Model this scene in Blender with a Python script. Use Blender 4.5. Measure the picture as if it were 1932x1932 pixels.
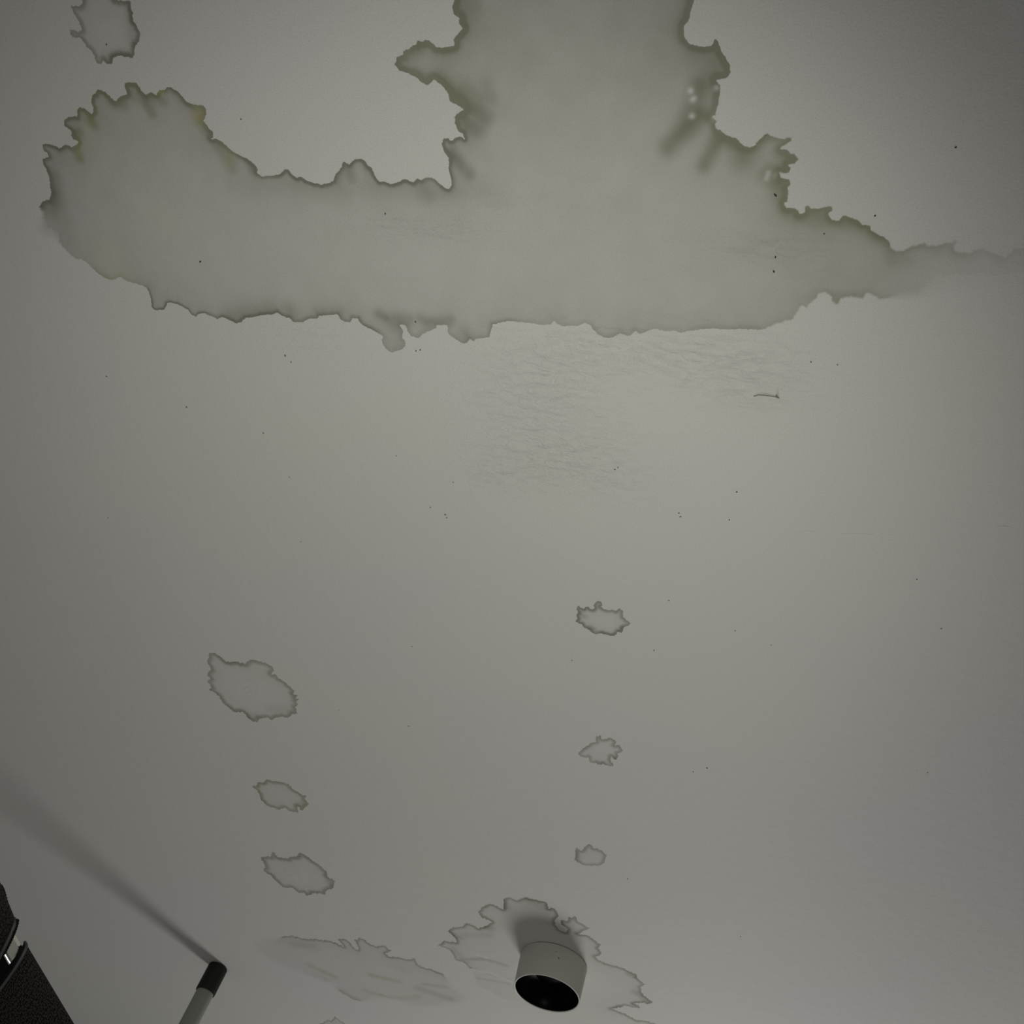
import bpy, bmesh, math, random
import numpy as np
from mathutils import Matrix, Vector

# ------------------------------------------------------------------ clear
for o in list(bpy.data.objects):
    bpy.data.objects.remove(o, do_unlink=True)
SC = bpy.context.scene
COL = SC.collection
random.seed(4)
rng = np.random.default_rng(4)

# ------------------------------------------------------------------ camera
CEIL = 2.4                       # ceiling height
CAMZ = 1.6                       # phone held 0.8 m under the ceiling
HGT = CEIL - CAMZ
FPX = 1785.0                     # focal length for a 1932 px frame
M = np.array([[0.969954290, -0.140618588, 0.198532336],
              [0.0, -0.816040927, -0.577994123],
              [0.243287229, 0.560627879, -0.791522397]])   # camera axes in the room
cam = bpy.data.cameras.new('camera')
cam.sensor_width = 36.0
cam.lens = 36.0 * FPX / 1932.0
cam.clip_start = 0.01
cam_ob = bpy.data.objects.new('camera', cam)
COL.objects.link(cam_ob)
mw = Matrix([list(r) for r in M]).to_4x4()
mw.translation = Vector((0, 0, CAMZ))
cam_ob.matrix_world = mw
SC.camera = cam_ob

# ------------------------------------------------------------------ world, lights, exposure
w = bpy.data.worlds.new('world')
SC.world = w
w.use_nodes = True
w.node_tree.nodes['Background'].inputs[0].default_value = (0.126, 0.130, 0.127, 1)
w.node_tree.nodes['Background'].inputs[1].default_value = 1.0

LAMP_POS = (0.33, 3.05, 1.21)
LAMP_AIM = (0.95, 0.2, CEIL)
LAMP_W = 15.6
LAMP_SIZE = 0.75
FLASH_W = 12.6
FLASH_ANGLE = 83
FLASH_AIM = (-0.288, 0.625, CEIL)
FLASH_POS = (0.012, -0.006, 1.596)

la = bpy.data.lights.new('low_lamp', 'AREA')
la.shape = 'DISK'
la.size = LAMP_SIZE
la.energy = LAMP_W
la.color = (1.0, 0.985, 0.955)
lo = bpy.data.objects.new('low_lamp', la)
COL.objects.link(lo)
lo.location = LAMP_POS
lo.rotation_euler = (Vector(LAMP_AIM) - Vector(LAMP_POS)).to_track_quat('-Z', 'Y').to_euler()

lf = bpy.data.lights.new('phone_torch', 'SPOT')
lf.energy = FLASH_W
lf.shadow_soft_size = 0.006
lf.spot_size = math.radians(FLASH_ANGLE)
lf.spot_blend = 1.0
lf.color = (1.0, 0.977, 0.885)
lfo = bpy.data.objects.new('phone_torch', lf)
COL.objects.link(lfo)
lfo.location = FLASH_POS
lfo.rotation_euler = (Vector(FLASH_AIM) - Vector(FLASH_POS)).to_track_quat('-Z', 'Y').to_euler()

vs = SC.view_settings
vs.view_transform = 'Standard'
vs.look = 'None'
vs.gamma = 1.0
vs.exposure = 0.0
vs.use_curve_mapping = False

# ------------------------------------------------------------------ helpers
def ceil_xy(pts):
    """sight lines through photo points, met with the ceiling plane -> room x, y"""
    p = np.asarray(pts, float).reshape(-1, 2)
    d = np.stack([(p[:, 0] - 966) / FPX, (966 - p[:, 1]) / FPX, -np.ones(len(p))], 1) @ M.T
    return d[:, :2] * (HGT / d[:, 2:3])

def ray_pt(x, y, depth):
    c = np.array([(x - 966) / FPX * depth, (966 - y) / FPX * depth, -depth])
    return M @ c + np.array([0, 0, CAMZ])

def mat(name):
    m = bpy.data.materials.new(name)
    m.use_nodes = True
    nt = m.node_tree
    return m, nt, nt.nodes['Principled BSDF']

def N(nt, t, **kw):
    n = nt.nodes.new(t)
    for k, v in kw.items():
        if k.startswith('i_'):
            key = k[2:]
            n.inputs[int(key) if key.isdigit() else key].default_value = v
        else:
            setattr(n, k, v)
    return n

def math_n(nt, op, a, b=None, c=None, clamp=False):
    n = nt.nodes.new('ShaderNodeMath')
    n.operation = op
    n.use_clamp = clamp
    for i, v in enumerate((a, b, c)):
        if v is None:
            continue
        if isinstance(v, (int, float)):
            n.inputs[i].default_value = v
        else:
            nt.links.new(v, n.inputs[i])
    return n.outputs[0]

def mix_col(nt, fac, a, b, mode='MIX'):
    n = nt.nodes.new('ShaderNodeMix')
    n.data_type = 'RGBA'
    n.blend_type = mode
    for i, v in ((0, fac), (6, a), (7, b)):
        if isinstance(v, (int, float)):
            n.inputs[i].default_value = v
        elif isinstance(v, tuple):
            n.inputs[i].default_value = v
        else:
            nt.links.new(v, n.inputs[i])
    return n.outputs[2]

def link_mesh(name, verts, faces, m, parent=None, smooth=True):
    me = bpy.data.meshes.new(name)
    me.from_pydata([tuple(map(float, v)) for v in verts], [], [tuple(map(int, f)) for f in faces])
    me.update()
    if smooth:
        me.shade_smooth()
    o = bpy.data.objects.new(name, me)
    COL.objects.link(o)
    if m:
        me.materials.append(m)
    if parent:
        o.parent = parent
    return o

def bm_obj(name, bm, m, parent=None, smooth=True):
    bmesh.ops.recalc_face_normals(bm, faces=bm.faces)
    me = bpy.data.meshes.new(name)
    bm.to_mesh(me)
    bm.free()
    if smooth:
        me.shade_smooth()
    o = bpy.data.objects.new(name, me)
    COL.objects.link(o)
    me.materials.append(m)
    if parent:
        o.parent = parent
    return o

def lathe(profile, seg=96):
    """profile [(r, z)...] spun round z; returns verts, faces"""
    v, f = [], []
    for r, z in profile:
        for k in range(seg):
            a = 2 * math.pi * k / seg
            v.append((r * math.cos(a), r * math.sin(a), z))
    n = len(profile)
    for i in range(n - 1):
        for k in range(seg):
            k2 = (k + 1) % seg
            f.append((i * seg + k, i * seg + k2, (i + 1) * seg + k2, (i + 1) * seg + k))
    return v, f

def lathe_obj(name, profile, m, parent=None, seg=96, loc=(0, 0, 0), cap0=False, cap1=False, sharp=35):
    v, f = lathe(profile, seg)
    n = len(profile)
    if cap0:
        f.append(tuple(range(seg)))
    if cap1:
        f.append(tuple(range((n - 1) * seg, n * seg)))
    bm = bmesh.new()
    bv = [bm.verts.new(p) for p in v]
    for q in f:
        bm.faces.new([bv[i] for i in q])
    bmesh.ops.remove_doubles(bm, verts=bm.verts, dist=1e-6)
    o = bm_obj(name, bm, m, parent)
    o.data.set_sharp_from_angle(angle=math.radians(sharp))
    o.location = loc
    return o

def fattr(me, name, vals):
    a = me.attributes.new(name, 'FLOAT', 'POINT')
    a.data.foreach_set('value', np.ascontiguousarray(vals, dtype=np.float32))

# ------------------------------------------------------------------ materials
def ceiling_material():
    m, nt, b = mat('ceiling_paint')
    geo = N(nt, 'ShaderNodeNewGeometry')
    pos = geo.outputs['Position']
    # slight unevenness of the emulsion's own colour
    n1 = N(nt, 'ShaderNodeTexNoise', i_Scale=2.3, i_Detail=2.0)
    nt.links.new(pos, n1.inputs['Vector'])
    n2 = N(nt, 'ShaderNodeTexNoise', i_Scale=900.0, i_Detail=1.0)
    nt.links.new(pos, n2.inputs['Vector'])
    f1 = math_n(nt, 'MULTIPLY_ADD', n1.outputs['Fac'], 3.0, -1.0, clamp=True)
    base = mix_col(nt, f1, (0.745, 0.735, 0.725, 1), (0.755, 0.755, 0.708, 1))
    f2 = math_n(nt, 'MULTIPLY_ADD', n2.outputs['Fac'], 0.30, 0.85)
    g = N(nt, 'ShaderNodeCombineColor')
    for i in range(3):
        nt.links.new(f2, g.inputs[i])
    base = mix_col(nt, 1.0, base, g.outputs[0], 'MULTIPLY')
    # water marks: edge = distance inside the tide line, dark = strength of the deposit
    dist = N(nt, 'ShaderNodeAttribute', attribute_name='edge').outputs['Fac']
    dark = N(nt, 'ShaderNodeAttribute', attribute_name='dark').outputs['Fac']
    yel = N(nt, 'ShaderNodeAttribute', attribute_name='yellow').outputs['Fac']
    soft = N(nt, 'ShaderNodeAttribute', attribute_name='soft').outputs['Fac']
    rag = N(nt, 'ShaderNodeTexNoise', i_Scale=260.0, i_Detail=3.0)
    nt.links.new(pos, rag.inputs['Vector'])
    r1 = math_n(nt, 'MULTIPLY_ADD', rag.outputs['Fac'], 0.0014, -0.0007)
    dd = math_n(nt, 'ADD', dist, r1)
    step = math_n(nt, 'DIVIDE', dd, soft, clamp=True)
    mot = N(nt, 'ShaderNodeTexNoise', i_Scale=38.0, i_Detail=4.0)
    nt.links.new(pos, mot.inputs['Vector'])
    mo = math_n(nt, 'MULTIPLY_ADD', mot.outputs['Fac'], 0.5, 0.75)
    dk = math_n(nt, 'MULTIPLY', math_n(nt, 'MULTIPLY', step, dark), mo, clamp=True)
    stain = mix_col(nt, yel, (0.262, 0.258, 0.212, 1), (0.40, 0.39, 0.20, 1))
    col = mix_col(nt, dk, base, stain)
    nt.links.new(col, b.inputs['Base Color'])
    b.inputs['Roughness'].default_value = 0.62
    b.inputs['Specular IOR Level'].default_value = 0.25
    # trowel wrinkles
    rough = N(nt, 'ShaderNodeAttribute', attribute_name='rough').outputs['Fac']
    mp = N(nt, 'ShaderNodeMapping')
    mp.inputs['Scale'].default_value = (42, 100, 1)
    mp.inputs['Rotation'].default_value = (0, 0, 0.12)
    nt.links.new(pos, mp.inputs['Vector'])
    wr = N(nt, 'ShaderNodeTexNoise', i_Scale=1.5, i_Detail=4.0, i_Roughness=0.6, i_Distortion=1.2)
    nt.links.new(mp.outputs[0], wr.inputs['Vector'])
    wr2 = math_n(nt, 'ABSOLUTE', math_n(nt, 'SUBTRACT', wr.outputs['Fac'], 0.5))
    peel = N(nt, 'ShaderNodeTexNoise', i_Scale=420.0, i_Detail=2.0)
    nt.links.new(pos, peel.inputs['Vector'])
    wave = N(nt, 'ShaderNodeTexNoise', i_Scale=55.0, i_Detail=2.0)
    nt.links.new(pos, wave.inputs['Vector'])
    h = math_n(nt, 'MULTIPLY', math_n(nt, 'MULTIPLY', wr2, rough), 0.0026)
    h = math_n(nt, 'MULTIPLY_ADD', peel.outputs['Fac'], 0.00016, h)
    h = math_n(nt, 'MULTIPLY_ADD', wave.outputs['Fac'], 0.00045, h)
    bp = N(nt, 'ShaderNodeBump', i_Strength=1.0, i_Distance=1.0)
    nt.links.new(h, bp.inputs['Height'])
    nt.links.new(bp.outputs[0], b.inputs['Normal'])
    return m

def plain(name, col, rough=0.5, metal=0.0, spec=0.5, noise=None):
    m, nt, b = mat(name)
    b.inputs['Roughness'].default_value = rough
    b.inputs['Metallic'].default_value = metal
    b.inputs['Specular IOR Level'].default_value = spec
    tc = N(nt, 'ShaderNodeTexCoord')
    n = N(nt, 'ShaderNodeTexNoise', i_Scale=(noise or (60, .06))[0], i_Detail=3.0)
    nt.links.new(tc.outputs['Object'], n.inputs['Vector'])
    k = (noise or (60, .06))[1]
    c = mix_col(nt, n.outputs['Fac'], tuple(min(1, x * (1 - k)) for x in col) + (1,), tuple(min(1, x * (1 + k)) for x in col) + (1,))
    nt.links.new(c, b.inputs['Base Color'])
    return m

M_CEIL = ceiling_material()
M_FLOOR = plain('floor_laminate', (0.20, 0.17, 0.14), 0.5, noise=(5, .2))
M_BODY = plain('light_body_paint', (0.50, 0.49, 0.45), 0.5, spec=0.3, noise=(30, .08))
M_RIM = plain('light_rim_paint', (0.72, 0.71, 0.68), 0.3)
M_GAP = plain('shadow_gap', (0.02, 0.02, 0.018), 0.8)
M_BLACK = plain('black_reflector', (0.002, 0.002, 0.002), 0.32, spec=0.05)
M_DIFF = plain('dark_lens', (0.0015, 0.0015, 0.0015), 0.35, spec=0.03)
M_TUBE = plain('pole_enamel', (0.30, 0.30, 0.275), 0.55, spec=0.3, noise=(25, .08))
M_CAP = plain('black_rubber', (0.012, 0.013, 0.012), 0.6, spec=0.3)
M_CRACK = plain('cracked_paint', (0.30, 0.29, 0.26), 0.8)
M_SPECK = plain('dirt', (0.075, 0.07, 0.055), 0.9)
M_CHROME = plain('chrome', (0.60, 0.60, 0.58), 0.18, metal=1.0, noise=(40, .03))
M_BIND = plain('black_binding', (0.006, 0.006, 0.007), 0.85, spec=0.1)
M_PIPE = plain('grey_piping', (0.065, 0.065, 0.065), 0.6, spec=0.2)

def fabric_material():
    m, nt, b = mat('woven_fabric')
    uv = N(nt, 'ShaderNodeAttribute', attribute_name='weave').outputs['Vector']
    mp = N(nt, 'ShaderNodeMapping')
    mp.inputs['Scale'].default_value = (1150, 620, 1)
    nt.links.new(uv, mp.inputs['Vector'])
    v = N(nt, 'ShaderNodeTexVoronoi', i_Scale=1.0, i_Randomness=0.7)
    v.voronoi_dimensions = '2D'
    nt.links.new(mp.outputs[0], v.inputs['Vector'])
    inv = math_n(nt, 'SUBTRACT', 0.85, v.outputs['Distance'], clamp=True)
    k = math_n(nt, 'POWER', inv, 3.2)
    n = N(nt, 'ShaderNodeTexNoise', i_Scale=160.0, i_Detail=2.0)
    nt.links.new(uv, n.inputs['Vector'])
    thread = mix_col(nt, n.outputs['Fac'], (0.145, 0.118, 0.112, 1), (0.17, 0.163, 0.145, 1))
    c = mix_col(nt, k, (0.006, 0.0045, 0.0045, 1), thread)
    nt.links.new(c, b.inputs['Base Color'])
    b.inputs['Roughness'].default_value = 0.8
    b.inputs['Specular IOR Level'].default_value = 0.12
    bp = N(nt, 'ShaderNodeBump', i_Strength=0.9, i_Distance=0.0006)
    nt.links.new(inv, bp.inputs['Height'])
    nt.links.new(bp.outputs[0], b.inputs['Normal'])
    return m
M_FABRIC = fabric_material()

# ------------------------------------------------------------------ room shell
X0, X1, Y0, Y1 = -2.6, 2.3, -1.6, 4.6
CENTRES = [((1020, 720), (.075, .05), 1.0), ((1370, 690), (.085, .035), 1.15), ((1050, 850), (.10, .05), .8),
           ((800, 430), (.085, .016), .8), ((1455, 470), (.06, .018), .9), ((580, 640), (.07, .02), .6),
           ((1100, 895), (.09, .03), .6), ((930, 905), (.035, .02), .6), ((1130, 660), (.08, .02), .6),
           ((960, 375), (.06, .015), .5), ((1290, 600), (.12, .04), .35), ((1420, 760), (.05, .02), .5)]
def rough_at(P):
    r = np.full(len(P), 0.05)
    for c, (sx, sy), k in CENTRES:
        q = ceil_xy([c])[0]
        r += k * np.exp(-((P[:, 0] - q[0]) / sx) ** 2 - ((P[:, 1] - q[1]) / sy) ** 2)
    return r

def structure(o):
    o['kind'] = 'structure'
    return o

nx, ny = 246, 311
gx, gy = np.linspace(X0, X1, nx), np.linspace(Y0, Y1, ny)
G = np.stack(np.meshgrid(gx, gy), -1).reshape(-1, 2)
V = np.concatenate([G, np.full((len(G), 1), CEIL)], 1)
idx = np.arange(nx * ny).reshape(ny, nx)
F = np.stack([idx[:-1, :-1], idx[1:, :-1], idx[1:, 1:], idx[:-1, 1:]], -1).reshape(-1, 4)   # faces look down
ceiling = link_mesh('ceiling', V, F, M_CEIL)
structure(ceiling)
fattr(ceiling.data, 'rough', rough_at(G))
fattr(ceiling.data, 'soft', np.ones(len(G)))

def slab(name, x0, x1, y0, y1, z0, z1, m):
    bm = bmesh.new()
    bmesh.ops.create_cube(bm, size=1.0, matrix=Matrix.Translation(((x0 + x1) / 2, (y0 + y1) / 2, (z0 + z1) / 2)) @ Matrix.Diagonal((x1 - x0, y1 - y0, z1 - z0, 1)))
    return structure(bm_obj(name, bm, m, smooth=False))
slab('floor', X0, X1, Y0, Y1, -0.1, 0.0, M_FLOOR)

# ------------------------------------------------------------------ water stains (parts of the ceiling)
def tr(pts, s, ox, oy):
    return [(x / s + ox, y / s + oy) for x, y in pts]

C1 = 3.864
# the big stain, clockwise; each run = (points, rim strength, rim width in mm, softness in mm)
big = []
def run(pts, s, ox, oy, st, wd=3.0, soft=0.9):
    for p in tr(pts, s, ox, oy):
        big.append((p[0], p[1], st, wd, soft))
run([(360,1300),(340,1245),(315,1200),(308,1155),(330,1150),(355,1140),(345,1118),(315,1095),(308,1050),(335,1045),(365,1050),(410,1065),(430,1080),(480,1050),(520,1070),(560,1055),(570,1035),(530,1015),(515,985),(522,960),(500,945),(465,910),(470,870),(500,850),(540,845),(560,850),(560,800),(580,778),(620,790),(665,830),(685,810),(665,750),(665,700),(715,650),(755,665),(800,695),(830,730),(845,735),(880,700),(925,685),(915,650),(905,605),(940,598),(990,600),(1020,635),(1035,665),(1065,690),(1100,670),(1140,690),(1160,655),(1200,655),(1215,632),(1245,632),(1290,660),(1330,700),(1370,745),(1420,760),(1480,765),(1505,790),(1503,840),(1485,880),(1520,930),(1555,960),(1558,1000),(1540,1010),(1580,1010),(1625,1035),(1670,1080),(1720,1115),(1790,1150),(1850,1190),(1878,1230),(1878,1265),(1910,1285)], C1, 0, 0, .62, 3.4)
run([(365,515),(420,505),(480,500),(510,480),(535,455),(560,465),(590,500),(615,520),(650,515),(690,540),(740,560),(790,570),(850,560),(880,545),(905,490),(945,440),(950,410),(970,402),(1000,425),(1040,385),(1080,382),(1110,395),(1140,430),(1170,455),(1190,510),(1220,550),(1265,550),(1300,567),(1365,550),(1400,530),(1435,540),(1465,555),(1490,525),(1530,535),(1560,520),(1600,515),(1640,545),(1690,590),(1725,605),(1745,580),(1740,520),(1725,470),(1725,380),(1690,330),(1672,280),(1685,235),(1720,235),(1745,250),(1775,228),(1810,220),(1840,240),(1830,205),(1790,180),(1780,150),(1765,120),(1770,95),(1765,80)], C1, 400, 200, .62, 2.8)
run([(620,830),(668,795),(625,765),(570,740),(565,705),(560,680),(520,630),(490,605),(460,580),(440,605),(410,625),(375,605),(340,575),(300,550),(250,530),(205,520),(190,495),(165,470),(185,440),(185,415),(235,395),(235,370),(280,350),(300,330),(325,325),(330,298),(385,298),(390,285),(430,295),(465,325),(475,345),(540,342),(600,332),(605,320),(598,290),(620,255),(665,205),(640,175),(635,150),(645,135),(600,105),(590,60),(605,0),(600,-80),(640,-260),(700,-420)], C1, 700, 0, .66, 4.2)
run([(380,-420),(440,-200),(430,0),(405,70),(385,150),(355,185),(350,210),(355,265),(380,310),(430,330),(500,340),(550,330),(570,285),(590,285),(615,335),(620,365),(660,430),(690,480),(690,530),(665,570),(620,580)], C1, 1200, 0, .52, 4.0)
run([(590,590),(620,620),(615,680),(605,760),(585,820),(580,850),(560,855),(595,880),(580,910),(590,935),(620,945),(650,975),(700,1000),(730,1000),(760,1035),(790,1060),(825,1070),(860,1060),(890,1020),(930,980),(960,962),(975,985),(1030,1000),(1080,1010),(1110,995),(1138,1000),(1130,1030),(1100,1055),(1055,1080),(1110,1090),(1125,1115),(1155,1115),(1190,1160),(1160,1195),(1115,1205),(1135,1225),(1120,1255),(1085,1270),(1050,1260),(1060,1290),(1090,1300),(1120,1300),(1130,1340),(1110,1370),(1115,1420),(1110,1475),(1085,1480),(1100,1510),(1150,1510),(1185,1530),(1195,1555),(1230,1545),(1230,1500),(1260,1495),(1275,1515),(1340,1515),(1400,1498),(1438,1500),(1432,1540),(1405,1555),(1430,1600),(1480,1605),(1500,1575),(1530,1563),(1560,1580),(1620,1600),(1650,1635),(1710,1640),(1715,1670),(1760,1705),(1810,1720),(1850,1760),(1860,1790)], C1, 1200, 0, .34, 5.0, 1.6)
run([(965,830),(1000,855),(1055,850),(1110,820),(1180,805),(1215,795),(1240,820),(1300,815),(1350,800),(1400,790),(1440,775),(1462,795),(1430,830),(1440,860),(1540,870),(1560,850),(1640,835),(1700,865),(1740,880),(1800,900),(1850,840),(1932,830),(2200,800)], C1, 1432, 250, .22, 4.0, 2.0)
run([(2250,1100),(1900,1160),(1600,1190),(1380,1210)], C1, 1432, 250, 0.0, 3, 40)
run([(1160,1220),(1120,1222),(1075,1225),(1060,1270),(1040,1225)], C1, 1432, 250, .06, 5, 9)
run([(940,1215),(880,1225),(840,1200),(790,1175),(760,1215),(650,1205),(600,1215),(590,1250),(560,1265),(530,1240),(520,1200),(480,1170),(440,1180),(430,1210),(370,1260),(350,1290),(310,1270),(260,1360),(230,1375),(200,1380),(130,1400),(50,1435)], C1, 1432, 250, .08, 5, 2.0)
run([(1669,1053),(1560,1050),(1450,1055),(1330,1045),(1210,1055),(1140,1065),(1100,1078),(1060,1060),(990,1065),(920,1050),(870,1055),(830,1080),(790,1082),(775,1060),(740,1090),(700,1100),(660,1075),(610,1110),(540,1112),(490,1085),(455,1050),(440,1020),(400,1005),(350,1025),(280,1025),(240,1030),(190,1005),(175,990),(150,1015),(100,1020),(40,1012),(0,1005)], C1, 1000, 350, .13, 4.0, 1.2)
big += [(960, 606, .25, 3, .8), (930, 612, .25, 3, .8), (924, 636, .25, 3, .8)]
run([(1925,1700),(1910,1720),(1880,1700),(1860,1730),(1830,1732),(1770,1700),(1720,1660),(1715,1600),(1640,1600),(1635,1625),(1570,1645),(1530,1670),(1500,1695),(1450,1680),(1430,1650),(1410,1600),(1370,1595),(1395,1640),(1390,1690),(1410,1710),(1412,1750),(1390,1775),(1310,1800),(1285,1785),(1250,1750),(1235,1710),(1245,1680)], C1, 400, 200, .18, 4.0, .8)
run([(1190,1645),(1120,1610),(1080,1585),(1065,1550),(1025,1545),(1010,1575),(970,1578),(935,1555),(915,1520),(860,1525),(780,1530),(770,1550),(700,1555),(660,1580),(590,1575),(570,1550),(520,1535),(475,1505),(450,1520),(360,1525),(300,1540),(245,1545),(220,1575),(180,1587),(130,1565),(80,1540),(40,1555),(0,1535)], C1, 400, 200, .38, 3.4, .8)
run([(1490,740),(1460,740),(1430,765),(1395,750),(1370,715),(1310,680),(1250,660),(1220,665),(1200,710),(1130,718),(1105,690),(1100,640),(1075,560)], C1, 0, 400, .55, 2.4, .8)
run([(1040,540),(960,520),(900,490),(870,475),(840,495),(790,495),(730,460),(680,420)], C1, 0, 400, .12, 4.0, 1.5)
run([(640,380),(590,345),(550,345),(510,310),(450,250)], C1, 0, 400, .03, 4.0, 1.5)
run([(380,215),(300,190),(255,130),(255,70)], C1, 0, 400, 0.0, 3.0, 22)
run([(300,15),(285,-15)], C1, 0, 400, .1, 4.0, 5)
run([(280,1510),(310,1465),(355,1455),(375,1400),(360,1350)], C1, 0, 0, .3, 5.0, 1.2)

def simple(pts, s, ox, oy, st, wd=2.2, soft=.8):
    return [(p[0], p[1], st, wd, soft) for p in tr(pts, s, ox, oy)]

corner = simple([(598,-60),(598,20),(575,42),(515,42),(520,65),(545,110),(580,165),(595,215),(570,235),(545,215),(510,210),(510,245),(530,275),(575,275),(605,300),(625,340),(660,365),(690,410),(695,440),(710,465),(740,470),(755,440),(770,460),(800,470),(822,460),(830,420),(870,408),(965,425),(985,405),(985,350),(1015,300),(1025,250),(1000,190),(970,145),(972,95),(955,60),(955,0),(900,5),(830,-10),(800,-60),(700,-90)], C1, 0, 0, .5, 4.2)
sB = simple([(165,120),(205,118),(240,140),(290,180),(330,180),(370,178),(420,195),(450,165),(490,165),(520,180),(560,185),(610,215),(625,245),(600,265),(630,265),(660,300),(700,325),(740,360),(770,385),(755,405),(790,415),(770,435),(800,445),(775,460),(790,480),(770,500),(785,545),(750,545),(720,580),(680,565),(640,570),(600,590),(575,572),(520,580),(505,607),(470,600),(430,570),(405,535),(340,535),(300,500),(265,475),(240,435),(200,395),(160,375),(185,360),(150,315),(175,300),(150,275),(160,250),(180,235),(160,200),(152,180)], 3.7167, 350, 1200, .50, 6.5)
sC = simple([(465,1060),(500,1045),(495,1025),(545,1025),(570,1000),(610,1018),(690,1025),(740,1050),(760,1080),(800,1100),(850,1120),(835,1140),(868,1185),(845,1195),(825,1225),(800,1215),(785,1195),(790,1240),(740,1230),(690,1205),(660,1220),(620,1205),(570,1190),(530,1150),(515,1105),(500,1080)], 3.7167, 350, 1200, .52, 6.5)
sD = simple([(525,1550),(570,1545),(600,1545),(600,1512),(625,1520),(645,1550),(720,1560),(740,1545),(775,1548),(800,1515),(850,1540),(890,1575),(940,1605),(990,1650),(1000,1690),(1048,1715),(1040,1765),(985,1790),(980,1815),(950,1805),(900,1805),(850,1825),(830,1800),(790,1800),(755,1770),(700,1765),(660,1745),(630,1715),(600,1680),(555,1655),(545,1635),(560,1620),(545,1580)], 3.7167, 350, 1200, .50, 8)
sE = simple([(375,420),(410,410),(440,450),(490,470),(530,430),(580,425),(620,470),(660,480),(690,445),(665,410),(690,375),(750,315),(810,340),(840,400),(800,430),(880,475),(960,490),(1040,490),(1080,510),(1110,480),(1160,460),(1205,490),(1215,620),(1280,680),(1360,745),(1310,780),(1250,800),(1215,860),(1180,910),(1120,890),(1100,940),(1000,965),(900,950),(800,920),(710,940),(620,890),(560,840),(490,800),(460,750),(400,740),(345,690),(380,640),(360,570),(390,520),(360,475)], 9.66, 1050, 1100, .58, 4.4)
sF = simple([(325,390),(370,350),(420,310),(460,280),(500,260),(545,255),(545,225),(530,185),(570,190),(590,170),(610,190),(620,225),(680,215),(730,205),(780,240),(790,270),(770,300),(830,290),(850,320),(875,355),(850,385),(810,395),(820,430),(795,475),(760,470),(730,430),(720,470),(760,545),(715,555),(660,540),(635,520),(600,540),(555,530),(555,515),(500,510),(460,505),(455,440),(400,445),(345,425)], 6.44, 1040, 1360, .50, 4.6)
sG = simple([(305,1535),(340,1560),(370,1580),(410,1530),(455,1490),(500,1520),(515,1550),(570,1550),(630,1590),(680,1640),(655,1690),(640,1735),(560,1760),(470,1760),(380,1750),(310,1715),(278,1690),(290,1640),(285,1580)], 6.44, 1040, 1360, .42, 5)
sH = simple([(100,580),(150,543),(245,555),(235,520),(180,470),(215,440),(290,435),(320,408),(365,420),(410,450),(470,430),(515,400),(490,385),(440,370),(410,325),(440,285),(500,260),(560,280),(600,305),(605,220),(660,215),(700,235),(770,210),(840,230),(910,245),(940,265),(945,300),(970,290),(1000,310),(1030,355),(1000,380),(995,420),(1030,460),(1080,480),(1090,450),(1040,420),(1035,385),(1090,390),(1100,360),(1160,365),(1175,400),(1210,420),(1265,450),(1220,465),(1165,490),(1250,505),(1300,540),(1345,575),(1320,600),(1350,630),(1330,660),(1300,665),(1340,695),(1400,720),(1470,735),(1540,765),(1580,785),(1615,800),(1630,835),(1680,875),(1650,890),(1650,930),(1670,960),(1740,1010),(1700,1025),(1650,1015),(1590,1020),(1640,1040),(1640,1055),(1590,1050),(1530,1035),(1470,1055),(1420,1060),(1490,1080),(1560,1115),(1600,1140),(1700,1155),(1760,1175),(1800,1200)], 4.025, 800, 1640, .5, 5.5) \
   + simple([(1600,1400),(1200,1340),(950,1180),(700,1060)], 4.025, 800, 1640, 0.0, 3, 60) \
   + simple([(600,990),(500,930),(400,890),(370,800),(345,765)], 4.025, 800, 1640, .05, 4, 6) \
   + simple([(340,745),(310,715),(240,690),(200,620),(150,595)], 4.025, 800, 1640, .32, 5, 1.5)
sI = simple([(340,268),(400,262),(500,285),(600,290),(680,300),(750,320),(800,350),(785,325),(745,288),(800,285),(840,310),(880,360),(905,372),(900,330),(875,295),(900,295),(920,275),(970,305),(1000,325),(1040,345),(1100,335),(1165,378),(1115,400),(1150,420),(1210,425),(1280,445),(1340,435),(1360,480),(1420,510),(1500,530),(1550,553)], 4.025, 450, 1700, .42, 5) \
   + simple([(1640,640),(1760,740),(1700,790),(1550,800),(1400,820),(1300,805),(1250,775),(1100,755)], 4.025, 450, 1700, 0.02, 4, 16) \
   + simple([(930,765),(870,750),(760,690)], 4.025, 450, 1700, .25, 4, 4) \
   + simple([(700,640),(640,630),(560,585),(480,560),(400,530),(250,470),(130,380),(100,300),(220,285)], 4.025, 450, 1700, 0.0, 4, 22)
sJ = simple([(601,1940),(602,1931),(607,1930),(613,1927),(618,1924),(624,1927),(630,1921),(631,1917.5),(635,1921),(640,1924),(648,1929),(656,1938),(662,1955),(650,1975),(620,1972),(600,1958)], 1, 0, 0, .5, 2.6)

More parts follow.
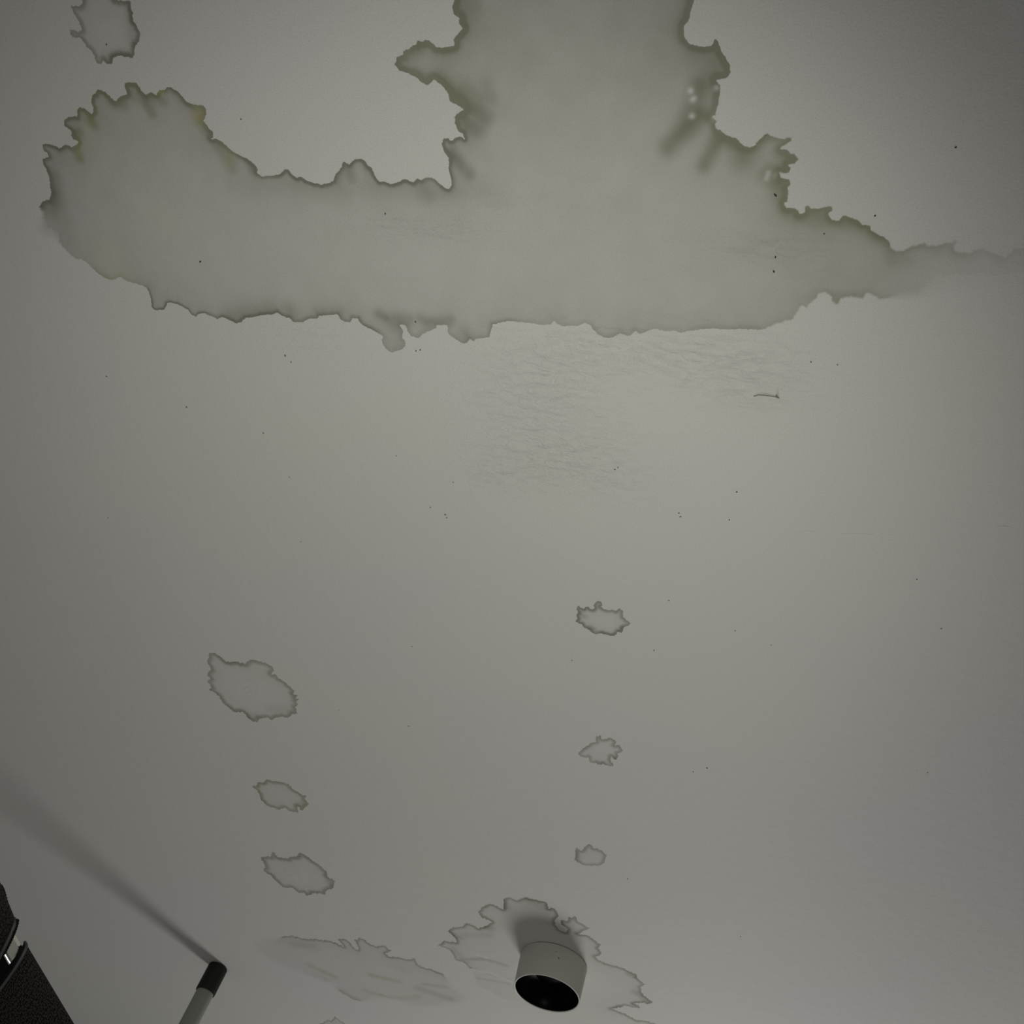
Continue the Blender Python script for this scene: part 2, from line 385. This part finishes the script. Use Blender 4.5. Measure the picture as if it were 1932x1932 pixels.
# smudges inside the stains, plus painted dimming at the top of the big one: (from, to, radius mm, strength)  (negative = pale bare chip)
BLOT_BIG = [(a, b, r * (1.05 if r < 30 else 1), k) for a, b, r, k in [((918,158),(926,182),8,.26),((866,183),(915,222),8,.38),((876,228),(902,243),8,.34),((853,290),(884,326),6,.42),
  ((835,150),(858,185),8,.3),((880,165),(905,190),9,.25),((845,130),(880,170),12,.16),((760,120),(790,95),6,.25),
  ((800,85),(815,80),5,.3),((785,140),(815,150),6,.35),((870,225),(880,240),6,.25),
  ((1318,215),(1262,278),8,.5),((1318,165),(1300,225),9,.42),((1355,262),(1328,312),6,.45),((1340,130),(1355,145),14,.24),((1310,100),(1330,130),14,.2),
  ((1352,165),(1350,215),5,.3),((1372,130),(1365,145),6,.25),((1405,285),(1403,300),10,.32),((1370,262),(1395,280),7,.35),((1435,262),(1445,255),6,.3),
  ((1480,292),(1488,312),8,.34),((1452,318),(1490,325),6,.32),((1470,345),(1488,380),7,.28),((1440,330),(1465,350),6,.3),((1468,365),(1480,375),7,.25),
  ((1492,400),(1540,412),9,.30),((1548,400),(1600,418),8,.26),((1600,408),(1660,448),7,.30),((1672,455),(1685,490),7,.25),((1700,480),(1715,492),8,.18),
  ((1712,465),(1760,460),6,.25),((1775,468),(1805,470),7,.25),((1810,482),(1840,480),5,.22),((1872,475),(1885,488),5,.22),((1900,475),(1960,478),8,.2),
  ((1560,562),(1625,560),7,.2),((1648,560),(1665,565),7,.18),((1575,570),(1578,575),5,.18),((1520,565),(1540,560),9,.12),
  ((170,228),(176,234),5,.45),((148,292),(150,298),5,.5),((150,250),(140,258),5,.35),((275,195),(286,213),5,.36),((255,180),(285,190),7,.22),((212,192),(232,196),6,.32),
  ((300,182),(310,193),5,.28),((335,175),(350,190),6,.22),((372,205),(376,225),7,.4),((378,230),(395,255),6,.3),((415,275),(432,300),7,.32),((430,305),(437,318),6,.3),
  ((470,300),(478,320),5,.3),((100,335),(106,385),9,.32),((82,395),(100,402),9,.22),((110,405),(125,420),12,.16),((100,430),(130,445),18,.10),
  ((655,315),(664,338),5,.28),((640,330),(636,340),5,.2),((690,300),(695,315),5,.25),((800,350),(806,365),9,.25),((560,332),(545,322),6,.15),
  ((440,600),(505,585),10,.24),((545,583),(552,590),7,.22),((600,590),(640,588),6,.18),((715,592),(728,600),5,.34),((735,605),(745,618),8,.22),((745,600),(772,602),6,.28),
  ((793,600),(805,608),5,.3),((810,608),(850,603),5,.28),((875,625),(882,635),6,.22),((735,645),(748,650),10,.1),
  ((885,10),(890,2),12,.3),((862,30),(872,48),5,.35),((1308,10),(1292,60),9,.38),((1010,100),(1030,150),16,.08),((1210,60),(1215,100),18,.10),
  ((440,350),(900,362),10,.10),((860,340),(940,360),14,.10),
  ((1120,430),(1480,490),80,.07),((900,40),(1280,40),95,.16),((1100,-60),(1100,-60),150,.10),((230,240),(330,250),60,.08),((150,330),(190,480),50,.07),((1500,440),(1680,520),40,.12),((1700,520),(1850,540),30,.05),  # broad top blots: stain tone plus weaker light painted into the colour
  ((1303,171),(1303,172),1.9,-.8),((1309,186),(1307,188),1.9,-.8),((1305,219),(1306,219),1.9,-.8),((1352,165),(1353,166),1.9,-.7),((1450,326),(1446,337),1.8,-.5),((1347,222),(1349,222),2.5,-.6),((1463,330),(1470,325),1.9,-.3)]]
YEL_BIG = [((205,480),(210,500),18,1.0),((280,400),(300,410),28,.5),((240,260),(300,330),60,.35),((170,230),(150,295),8,.7),((375,215),(372,225),7,.9),((430,295),(430,310),8,.5),((300,170),(303,172),5,.8),((790,90),(870,130),40,.2),((1480,290),(1600,420),90,.3)]

def seg_dist(P, A, B):
    d = B - A
    L = (d * d).sum()
    t = np.zeros(len(P)) if L == 0 else (((P - A) @ d) / L).clip(0, 1)
    return np.hypot(*(P - A - t[:, None] * d).T)

def capsules(P, lst):
    hi = np.zeros(len(P))
    lo = np.zeros(len(P))
    for a, b, r, k in lst:
        A, B = ceil_xy([a, b])
        q = seg_dist(P, A, B) / (r * 1e-3)
        g = k * np.exp(-q * q * .75)
        if k > 0:
            hi = np.maximum(hi, g) + .25 * np.minimum(hi, g)
        else:
            lo = np.minimum(lo, g)
    return hi + lo

DROP = 0.00003
def ragged(o, amp):
    """split the outline finely and fray it"""
    rows = []
    r_ = np.random.default_rng(len(o))
    for a, b in zip(o, np.roll(o, -1, 0)):
        n = max(1, int(np.hypot(*(b - a)[:2]) / 2.2))
        n = min(n, 40)
        d = (b - a)[:2] / (np.hypot(*(b - a)[:2]) + 1e-9)
        for k in range(n):
            p = a + (b - a) * k / n
            if k:
                p = p.copy()
                p[:2] += np.array([-d[1], d[0]]) * r_.normal() * amp
            rows.append(p)
    return np.array(rows)

def stain(name, label, outline, step, body, blots=(), yellow=(), fade=None, level=1, jag=.75):
    """a deposit on the paint: fine grid over the outline, distance to the tide line kept per vertex"""
    out = ragged(np.array(outline, float), jag)
    Q = ceil_xy(out[:, :2])
    S, W, SO = out[:, 2], out[:, 3] * 1e-3, out[:, 4] * np.where(out[:, 4] < 2, .6e-3, 1e-3)
    lo_, hi_ = Q.min(0) - 4 * step, Q.max(0) + 4 * step
    lo_ = np.maximum(lo_, (X0 + .2, Y0 + .2))
    hi_ = np.minimum(hi_, (X1 - .2, Y1 - .2))
    xs, ys = np.arange(lo_[0], hi_[0], step), np.arange(lo_[1], hi_[1], step)
    gx, gy = np.meshgrid(xs, ys)
    n_y, n_x = gx.shape
    A, B = Q, np.roll(Q, -1, 0)
    REACH = .07
    I = np.zeros((n_y, n_x), bool)
    D = np.full((n_y, n_x), REACH ** 2)
    T = np.zeros((n_y, n_x))
    J = np.zeros((n_y, n_x), int)
    for i, (a, b) in enumerate(zip(A, B)):
        if a[1] != b[1]:
            r0, r1 = np.searchsorted(ys, min(a[1], b[1])), np.searchsorted(ys, max(a[1], b[1]))
            xc = (b[0] - a[0]) * (ys[r0:r1] - a[1]) / (b[1] - a[1]) + a[0]
            I[r0:r1] ^= xs[None, :] < xc[:, None]
        c0, c1 = np.searchsorted(xs, min(a[0], b[0]) - REACH), np.searchsorted(xs, max(a[0], b[0]) + REACH)
        r0, r1 = np.searchsorted(ys, min(a[1], b[1]) - REACH), np.searchsorted(ys, max(a[1], b[1]) + REACH)
        if c1 <= c0 or r1 <= r0:
            continue
        d = b - a
        L = (d * d).sum() or 1e-12
        px_, py_ = gx[r0:r1, c0:c1] - a[0], gy[r0:r1, c0:c1] - a[1]
        t = ((px_ * d[0] + py_ * d[1]) / L).clip(0, 1)
        r = (px_ - t * d[0]) ** 2 + (py_ - t * d[1]) ** 2
        hit = r < D[r0:r1, c0:c1]
        D[r0:r1, c0:c1][hit] = r[hit]; T[r0:r1, c0:c1][hit] = t[hit]; J[r0:r1, c0:c1][hit] = i
    K = I.copy()
    for _ in range(2):
        K2 = K.copy()
        K2[1:] |= K[:-1]; K2[:-1] |= K[1:]; K2[:, 1:] |= K[:, :-1]; K2[:, :-1] |= K[:, 1:]
        K = K2
    keep = K.ravel()
    new = -np.ones(n_x * n_y, int)
    new[keep] = np.arange(keep.sum())
    P = np.stack([gx.ravel(), gy.ravel()], 1)[keep]
    inside, D, T, J = I.ravel()[keep], np.sqrt(D.ravel()[keep]), T.ravel()[keep], J.ravel()[keep]
    J2 = (J + 1) % len(A)
    lerp = lambda X: X[J] * (1 - T) + X[J2] * T
    st, wd, so = lerp(S), lerp(W), lerp(SO)
    sd = np.where(inside, D, -D)
    e = np.maximum(sd, 0)
    var = .8 + (.4 if jag < .6 else .15) * np.sin(P[:, 0] * 61 + 3 * np.sin(P[:, 1] * 37)) * np.sin(P[:, 1] * 53 + 1.3)
    dark = body * (.8 + .4 * np.exp(-e / .02)) + 1.3 * st * var * np.exp(-(e / wd) ** (2.2 if jag < .6 else 3.5)) + .26 * st * np.exp(-e / (wd * 3.2))
    dark = dark + capsules(P, blots)
    if fade is not None:
        dark = dark * fade(P)
    yel = capsules(P, yellow).clip(0, 1)
    ids = np.arange(n_x * n_y).reshape(n_y, n_x)
    Fq = np.stack([ids[:-1, :-1], ids[1:, :-1], ids[1:, 1:], ids[:-1, 1:]], -1).reshape(-1, 4)
    Fq = new[Fq]
    Fq = Fq[(Fq >= 0).all(1)]
    me = bpy.data.meshes.new(name)
    me.vertices.add(len(P))
    me.vertices.foreach_set('co', np.concatenate([P, np.full((len(P), 1), CEIL - DROP * level)], 1).astype(np.float32).ravel())
    me.loops.add(len(Fq) * 4)
    me.loops.foreach_set('vertex_index', Fq.astype(np.int32).ravel())
    me.polygons.add(len(Fq))
    me.polygons.foreach_set('loop_start', np.arange(0, len(Fq) * 4, 4, dtype=np.int32))
    me.update(calc_edges=True)
    me.validate()
    for nm, vv in (('edge', sd), ('dark', dark.clip(0, 1)), ('yellow', yel), ('soft', so), ('rough', rough_at(P))):
        fattr(me, nm, vv)
    me.materials.append(M_CEIL)
    o = bpy.data.objects.new(name, me)
    COL.objects.link(o)
    o.parent = ceiling
    o['label'] = label
    return o

qx = lambda x, y: ceil_xy([(x, y)])[0]
def big_fade(P):
    a = qx(1560, 500)[0]
    b = qx(1932, 560)[0]
    t = ((P[:, 0] - a) / (b - a)).clip(0, 1)
    c = qx(100, 470)
    return 1 - .72 * t * t * (3 - 2 * t)
stain('water_stain', 'huge spreading brown grey water stain with dark ragged tide line', big, .0010, .33, BLOT_BIG, YEL_BIG, big_fade, jag=.55)
stain('water_stain', 'squarish water spot with dark rim in the top left corner', corner, .0008, .12, [((185,28),(200,28),3,.05),((208,110),(242,105),5,.25),((245,15),(250,80),5,.2)])
RING = lambda c, rx, ry, k, r: [((c[0] + rx * math.cos(i * .7) , c[1] + ry * math.sin(i * .7)), (c[0] + rx * math.cos(i * .7 + .7), c[1] + ry * math.sin(i * .7 + .7)), r, k) for i in range(9)]
stain('water_stain', 'largest oval water spot, left of centre, with rings in the middle', sB, .0009, .075, RING((464,1299), 24, 16, .06, 1.2) + RING((467,1301), 6, 5, .12, .8) + [((510,1338),(545,1340),6,.12),((470,1355),(485,1352),6,.2)])
stain('water_stain', 'small yellowish oval water spot below the largest oval one', sC, .0009, .09, [((570,1515),(560,1520),5,.2)], [((500,1490),(560,1510),25,.5)])
stain('water_stain', 'oval water spot above the black capped pole', sD, .0009, .085, [((620,1665),(625,1672),6,.2)] + RING((550,1643), 15, 9, .06, 1.5))
stain('water_stain', 'topmost of the three small water spots in a column', sE, .0008, .07, [((1098,1160),(1103,1163),3,.3),((1115,1183),(1120,1186),3,.35),((1138,1193),(1140,1194),3,.3),((1150,1197),(1165,1197),3,.3),((1173,1184),(1168,1190),3,.3)])
stain('water_stain', 'middle of the three small water spots in a column', sF, .0008, .05, [((1130,1438),(1136,1440),4,.25),((1160,1430),(1163,1433),3,.25)])
stain('water_stain', 'bottom of the three small water spots, nearest the ceiling light', sG, .0008, .10, [((1090,1608),(1090,1622),4,.25)])
stain('water_stain', 'pale frilled water stain around the ceiling light', sH, .0011, .10,
      [((870,1810),(912,1810),4,.3),((905,1806),(955,1822),4,.3),((888,1826),(965,1850),3,.28),((900,1845),(960,1856),3,.2),((850,1760),(870,1770),5,.28),((875,1765),(925,1765),6,.16),((910,1745),(925,1752),7,.3),((950,1700),(955,1712),6,.25),((1000,1700),(1030,1712),10,.25),((1060,1740),(1063,1745),3,.3),
       ((1185,1838),(1195,1843),4,.3),((1198,1872),(1210,1880),6,.35),((1212,1885),(1228,1892),5,.35),((1195,1895),(1212,1893),3,.3),((1160,1902),(1170,1898),4,.35),((855,1790),(880,1815),7,.2),
       ((890,1829),(925,1836),2.6,-.5),((925,1836),(965,1852),2.6,-.5),((903,1803),(918,1807),2.6,-.5)])
stain('water_stain', 'streaky faded water stain between the pole and the ceiling light', sI, .0011, .15,
      [((490,1773),(525,1775),5,.22),((555,1782),(590,1785),10,.2),((585,1822),(630,1842),7,.28),((580,1838),(615,1848),7,.18),((700,1840),(752,1852),6,.3),((715,1875),(740,1884),4,.28),((690,1870),(720,1878),7,.2),((745,1884),(790,1880),7,.2),((790,1865),(850,1885),9,.22),((800,1857),(840,1862),5,.2),((640,1868),(680,1890),6,.25),((760,1828),(760,1828),10,.12)],
      [((585,1822),(630,1842),9,.9),((700,1840),(752,1852),8,.9),((490,1773),(525,1775),7,.7),((690,1870),(800,1882),9,.7)])
stain('water_stain', 'cut off water spot at the bottom edge, right of the pole', sJ, .0009, .14)

# fly specks and grit on the paint: tiny flat dabs, one part
def specks():
    pts = [(1803,278,2),(1460,512,2.2),(1463,485,1.8),(538,671,2),(549,683,1.4),(497,817,2),(546,900,1.6),(352,768,2),(201,710,1.5),(727,403,2),(378,494,2.2),(784,607,1.8),(793,660,2),(785,662,1.6),(455,225,1.8),(1651,407,2.2),(1390,928,2.2),(1376,981,1.8),(1284,975,2),(1281,968,1.6),(1160,886,2),(1166,882,1.6),(840,971,2),(812,957,1.6),(855,910,1.2),(843,977,1.4),(1334,1449,2.2),(1308,1456,1.4),(771,1370,1.6),(777,1220,1.6),(1262,1133,1.5),(1387,1190,1.5),(1455,1217,1.4),(1730,1093,1.6),(1776,1186,1.6),(1750,1458,1.6),(1397,1767,1.4),(1184,1658,2),(568,1022,1.3),(204,977,1.2),(1463,368,2.4),(1555,441,1.6),(201,84,2),(1234,1227,1.5),(1079,1246,1.4),(748,860,1.2),(640,1340,1),(1580,688,1.6),(1530,683,1.4)]
    bm = bmesh.new()
    for i, (x, y, r) in enumerate(pts):
        c = ceil_xy([(x, y)])[0]
        rr = r * .00038
        el, an = random.uniform(1, 1.9), random.uniform(0, 3.1)
        vs_ = []
        for z, k in ((CEIL - .0002, 1.0), (CEIL - .0005, .6)):
            ring = []
            for j in range(8):
                a = j * math.pi / 4
                u, v_ = rr * k * el * math.cos(a) * random.uniform(.8, 1.1), rr * k * math.sin(a) * random.uniform(.8, 1.1)
                ring.append(bm.verts.new((c[0] + u * math.cos(an) - v_ * math.sin(an), c[1] + u * math.sin(an) + v_ * math.cos(an), z)))
            vs_.append(ring)
        for j in range(8):
            bm.faces.new((vs_[0][j], vs_[0][(j + 1) % 8], vs_[1][(j + 1) % 8], vs_[1][j]))
        bm.faces.new(vs_[1])
    o = bm_obj('dirt_specks', bm, M_SPECK, ceiling)
    o['kind'] = 'stuff'
    o['label'] = 'tiny dark specks scattered over the paint'
specks()

# lifted paint: raised hairline ridges and the arrow-shaped flake
def ridge(bm, pts, wd, h):
    q = ceil_xy(pts)
    rows = []
    for i, p in enumerate(q):
        a, b = q[max(0, i - 1)], q[min(len(q) - 1, i + 1)]
        d = (b - a) / (np.hypot(*(b - a)) + 1e-9)
        n = np.array([-d[1], d[0]])
        k = math.sin(math.pi * (i + .35) / (len(q) - .3))
        rows.append([bm.verts.new((*(p - n * wd), CEIL)), bm.verts.new((*p, CEIL - h * k - .0002)), bm.verts.new((*(p + n * wd), CEIL))])
    for r0, r1 in zip(rows, rows[1:]):
        for j in (0, 1):
            bm.faces.new((r0[j], r1[j], r1[j + 1], r0[j + 1]))
bm = bmesh.new()
ridge(bm, [(1422,748),(1430,745),(1442,745.5),(1455,747.5),(1467,749)], .0006, .0012)
tri = ceil_xy([(1463,749.5),(1464.5,742.5),(1471.5,752)])
tv = [bm.verts.new((*p, CEIL - .0003)) for p in tri] + [bm.verts.new((tri[0][0] * .2 + tri[1][0] * .4 + tri[2][0] * .4, tri[0][1] * .2 + tri[1][1] * .4 + tri[2][1] * .4, CEIL - .0035))]
for a, b, c in ((0, 1, 3), (1, 2, 3), (2, 0, 3)):
    bm.faces.new((tv[a], tv[b], tv[c]))
o = bm_obj('paint_flake', bm, M_CRACK, ceiling, smooth=False)
o['label'] = 'small lifted paint scratch ending in an arrow shaped flake'
fattr(o.data, 'soft', np.ones(len(o.data.vertices)))
bm = bmesh.new()
for pts in ([(1502,1004),(1518,1003),(1535,1004),(1560,1003)], [(1885,994),(1895,993),(1905,994)], [(1575,1008),(1610,1007),(1648,1009)], 
            [(960,699),(985,697),(1010,700)], [(1010,708),(1030,712),(1045,708)], [(1090,698),(1110,701),(1125,699)], [(862,213),(870,207),(874,206)], [(405,1040),(412,1041),(420,1045)],
            [(1285,678),(1310,690),(1340,684)], [(1300,700),(1330,706),(1352,700)], [(1380,664),(1396,656),(1410,660)], [(1440,692),(1456,686),(1475,688)], [(1155,663),(1172,659),(1190,654)]):
    ridge(bm, pts, .0009, .00028)
o = bm_obj('paint_ridges', bm, M_CEIL, ceiling)
o['label'] = 'hairline ridges in the paint'
fattr(o.data, 'soft', np.ones(len(o.data.vertices)))

# ------------------------------------------------------------------ surface mounted ceiling light
def thing(name, label, cat, loc):
    o = bpy.data.objects.new(name, None)
    COL.objects.link(o)
    o.empty_display_size = .05
    o.location = loc
    o['label'] = label
    o['category'] = cat
    return o

R, HT = 0.0535, 0.0528
R2 = R * .965
light = thing('ceiling_light', 'short white cylindrical ceiling light with a black opening, mounted amid a water stain', 'ceiling light', (-0.1327, 1.4418, CEIL))
lathe_obj('gap_shade_ring', [(R - .0016, 0), (R - .0016, -.0012)], M_GAP, light, cap0=True, cap1=True)  # near-black ring: shade of the gap under the ceiling put into its colour
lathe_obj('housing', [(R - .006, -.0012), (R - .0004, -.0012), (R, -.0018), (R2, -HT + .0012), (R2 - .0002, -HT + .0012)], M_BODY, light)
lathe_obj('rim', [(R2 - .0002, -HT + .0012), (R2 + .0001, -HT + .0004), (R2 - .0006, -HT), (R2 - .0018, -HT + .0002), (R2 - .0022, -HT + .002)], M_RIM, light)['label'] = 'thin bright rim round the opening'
lathe_obj('reflector', [(R2 - .0021, -HT + .0012), (R2 - .003, -HT + .004), (R2 - .008, -HT + .017), (.032, -HT + .026), (.024, -HT + .029)], M_BLACK, light)['label'] = 'black recessed reflector bowl'
lathe_obj('lens', [(.0245, -HT + .0285), (.022, -HT + .0275), (.012, -HT + .026), (.0005, -HT + .0255)], M_DIFF, light, cap1=True)
bm = bmesh.new()
for ang, z, rr, el in ((-78.0, -.0215, .0009, 1.5), (-84.5, -.0125, .0005, 2.4)):
    a = math.radians(ang)
    rad = R - .0018 * (-z / HT) + .0001
    c = Vector((rad * math.cos(a), rad * math.sin(a), z))
    t = Vector((-math.sin(a), math.cos(a), 0))
    n = Vector((math.cos(a), math.sin(a), 0))
    ring = [bm.verts.new(c + t * rr * math.cos(k * .7854) + Vector((0, 0, 1)) * rr * el * math.sin(k * .7854)) for k in range(8)]
    tip = bm.verts.new(c + n * .0004)
    for k in range(8):
        bm.faces.new((ring[k], ring[(k + 1) % 8], tip))
o = bm_obj('dirt_specks', bm, M_SPECK, light)
o['label'] = 'two dark specks on the housing'

# ------------------------------------------------------------------ floor to ceiling pole
PX, PY = -0.7731, 1.7370
pole = thing('tension_pole', 'slim grey white pole with a black rubber end cap pressed against the ceiling', 'pole', (PX, PY, 0))
RC, RT, CL = .0186, .0163, .0515
lathe_obj('tube', [(RT, .03), (RT, 1.3), (RT, CEIL - CL + .02)], M_TUBE, pole, seg=64, cap0=True, cap1=True)
lathe_obj('end_cap', [(RT - .001, CEIL - CL + .004), (RT + .0003, CEIL - CL + .0002), (RC - .0006, CEIL - CL), (RC, CEIL - CL + .0012), (RC, CEIL - .003), (RC - .0008, CEIL - .0012), (RC - .003, CEIL - .0004)], M_CAP, pole, seg=64, cap1=True)['label'] = 'black rubber cap at the ceiling'
lathe_obj('foot_cap', [(RC - .003, .0004), (RC, .002), (RC, .05), (RC - .0006, .052), (RT - .001, .048)], M_CAP, pole, seg=64, cap0=True)
bm = bmesh.new()
a = math.atan2(-PY, -PX) - .42
c = Vector(((RC + .0001) * math.cos(a), (RC + .0001) * math.sin(a), CEIL - .036))
t = Vector((-math.sin(a), math.cos(a), 0)); n = Vector((math.cos(a), math.sin(a), 0))
ring = [bm.verts.new(c + (t * math.cos(k * .7854) + Vector((0, 0, 1)) * math.sin(k * .7854)) * .0022) for k in range(8)]
ring2 = [bm.verts.new(c - n * .001 + (t * math.cos(k * .7854) + Vector((0, 0, 1)) * math.sin(k * .7854)) * .0016) for k in range(8)]
for k in range(8):
    bm.faces.new((ring[k], ring[(k + 1) % 8], ring2[(k + 1) % 8], ring2[k]))
bm.faces.new(ring2)
bm_obj('pin_hole', bm, M_BLACK, pole)

# ------------------------------------------------------------------ dark woven strap with chrome connector (close to the camera)
DEP = 0.52
K = DEP / FPX
CAMW = Matrix([list(r) for r in M]).to_4x4()
CAMW.translation = Vector((0, 0, CAMZ))
strap = thing('padded_strap', 'dark brown black woven padded strap with grey piping and a chrome connector, lower left corner', 'strap', tuple(ray_pt(20, 1800, DEP)))
INV = Matrix.Translation(-Vector(strap.location))

def P3(px, py, toward):
    """point on the strap: seen at px, py, lifted 'toward' metres to the viewer side"""
    d = DEP - toward
    return INV @ Vector(ray_pt(px, py, d))

def sheet(name, fn, nu, nv, m, label=None, closed=True):
    """fn(s, v) -> point; s runs round the closed section, v along"""
    verts, faces, uv = [], [], []
    for j in range(nv + 1):
        for i in range(nu):
            p, q = fn(i / nu, j / nv)
            verts.append(p); uv.append(q)
    for j in range(nv):
        for i in range(nu):
            i2 = (i + 1) % nu
            faces.append((j * nu + i, j * nu + i2, (j + 1) * nu + i2, (j + 1) * nu + i))
    faces.append(tuple(range(nu)))
    faces.append(tuple(range(nv * nu, (nv + 1) * nu)))
    bm = bmesh.new()
    bv = [bm.verts.new(p) for p in verts]
    for f in faces:
        bm.faces.new([bv[i] for i in f])
    o = bm_obj(name, bm, m, strap)
    a = o.data.attributes.new('weave', 'FLOAT_VECTOR', 'POINT')
    a.data.foreach_set('vector', np.array([(x, y, 0) for x, y in uv], np.float32).ravel())
    if label:
        o['label'] = label
    return o

def section(s, half, thick):
    """rounded flat section: returns across (-half..half) and lift"""
    a = 2 * math.pi * s
    c, d = math.cos(a), math.sin(a)
    ex = .45
    return half * math.copysign(abs(c) ** ex, c), thick * math.copysign(abs(d) ** ex, d)

def make_pad(name, P0, u, v, Lu, Lv, thick, m, bulge=0, label=None, nu=96, nv=60, wob=0.0):
    """P0 = outer corner; u = across direction, v = along direction (unit, photo px)"""
    u = np.array(u, float); u /= np.hypot(*u)
    v = np.array(v, float); v /= np.hypot(*v)
    P0 = np.array(P0, float)
    def fn(s, t):
        x, z = section(s, Lu / 2, thick)
        e = 1.0
        if wob:
            e = 1 + wob * math.sin(t * 40) * (1 if x < 0 else 0)
        k = 1 - math.exp(-t * 18) * bulge
        q = P0 + u * (Lu / 2 + (x * e)) + v * (Lv * t)
        return P3(q[0], q[1], z * k), ((x + z / K * .4) * K, Lv * t * K)
    return sheet(name, fn, nu, nv, m, label)

def tube_px(name, pts, r, m, lift, label=None):
    """round cord through photo-plane points (px) lifted toward the viewer"""
    ps = [P3(x, y, l) for (x, y), l in zip(pts, lift)]
    cu = bpy.data.curves.new(name, 'CURVE')
    cu.dimensions = '3D'
    sp = cu.splines.new('NURBS')
    sp.points.add(len(ps) - 1)
    for q, p in zip(sp.points, ps):
        q.co = (*p, 1)
    sp.use_endpoint_u = True
    sp.order_u = 3
    cu.bevel_depth = r
    cu.bevel_resolution = 4
    tmp = bpy.data.objects.new(name + '_curve', cu)
    COL.objects.link(tmp)
    dg = bpy.context.evaluated_depsgraph_get()
    me = bpy.data.meshes.new_from_object(tmp.evaluated_get(dg))
    bpy.data.objects.remove(tmp, do_unlink=True)
    bpy.data.curves.remove(cu)
    me.name = name
    me.shade_smooth()
    me.materials.clear()
    me.materials.append(m)
    o = bpy.data.objects.new(name, me)
    COL.objects.link(o)
    o.parent = strap
    if label:
        o['label'] = label
    return o

# lower padded length: edge runs (52,1784) -> (139,1932) -> on out of the picture
make_pad('fabric_pad', (48.5, 1779), (-.51, .86), (.514, .858), 170, 420, .011, M_FABRIC, bulge=.25, label='lower woven length running out of the picture')
make_pad('binding', (46, 1778), (-.53, .85), (.50, .86), 176, 12, .0092, M_BIND, bulge=.1, nv=8, label='black end binding of the lower length')
LO = [(47, 1778), (50.5, 1784), (48.5, 1792), (38, 1812), (20, 1840), (0, 1867), (-20, 1895)]
tube_px('piping', LO, .00085, M_PIPE, [.001, .006, .0088, .0112, .0115, .0115, .0115], 'grey cord along the seam')
# upper padded length
make_pad('fabric_pad', (30, 1737), (-.37, .93), (-.38, -.93), 150, 260, .0158, M_FABRIC, bulge=.2, label='upper woven length running out of the picture')
make_pad('binding', (32, 1742), (-.42, .91), (-.45, -.90), 120, 9, .0125, M_BIND, bulge=0, nv=8, label='black end binding of the upper length')
UP = [(27, 1733), (28, 1740), (25.5, 1750), (18, 1768), (10, 1785), (2, 1801), (-12, 1830)]
tube_px('piping', UP, .00085, M_PIPE, [.004, .012, .0145, .0162, .0165, .0165, .0165], 'grey cord along the upper seam')
# black knitted edge beads beyond the upper seam
bm = bmesh.new()
for i in range(13):
    t = i / 12
    x, y = 31.5 - 25 * t ** 1.35, 1738 + 60 * t
    p = P3(x, y, .0085 + .006 * min(1, t * 3))
    bmesh.ops.create_icosphere(bm, subdivisions=2, radius=.0013, matrix=Matrix.Translation(p))
for i in range(10):
    t = i / 9
    x, y = 2 + 13 * t, 1672 + 42 * t - 6 * math.sin(t * 3.1)
    p = P3(x, y, .001)
    bmesh.ops.create_icosphere(bm, subdivisions=2, radius=.0009, matrix=Matrix.Translation(p))
bm_obj('edge_stitching', bm, M_BIND, strap)['label'] = 'bumpy black stitched edge'
# chrome connector: flat bar with bevelled sides
def bar():
    u = np.array((-.62, .78)); v = np.array((.50, .866))
    prof = [(-20, -.008), (-21, -.004), (-20.5, -.0028), (-14, -.0008), (-13, 0), (11, .0064), (12, .0065), (13.2, .0058), (14.2, .0059), (16.5, .00608), (19, .00642), (21.5, .00688), (22.5, .0067), (23.2, .005), (23, -.008)]
    bm = bmesh.new()
    rows = []
    for t in np.linspace(-22, 16, 8):
        rows.append([bm.verts.new(P3(*(np.array((22.0, 1790.0)) + u * a + v * t), z + .0068 + .092 * t * K)) for a, z in prof])
    for r0, r1 in zip(rows, rows[1:]):
        for j in range(len(prof)):
            j2 = (j + 1) % len(prof)
            bm.faces.new((r0[j], r0[j2], r1[j2], r1[j]))
    bm.faces.new(rows[0]); bm.faces.new(rows[-1])
    o = bm_obj('chrome_connector', bm, M_CHROME, strap)
    o.data.set_sharp_from_angle(angle=math.radians(30))
    o['label'] = 'polished chrome link between the two woven lengths'
bar()
make_pad('lining', (26, 1772), (-.70, .71), (.5, .86), 110, 60, .003, M_BIND, nv=6, label='black lining behind the chrome link')
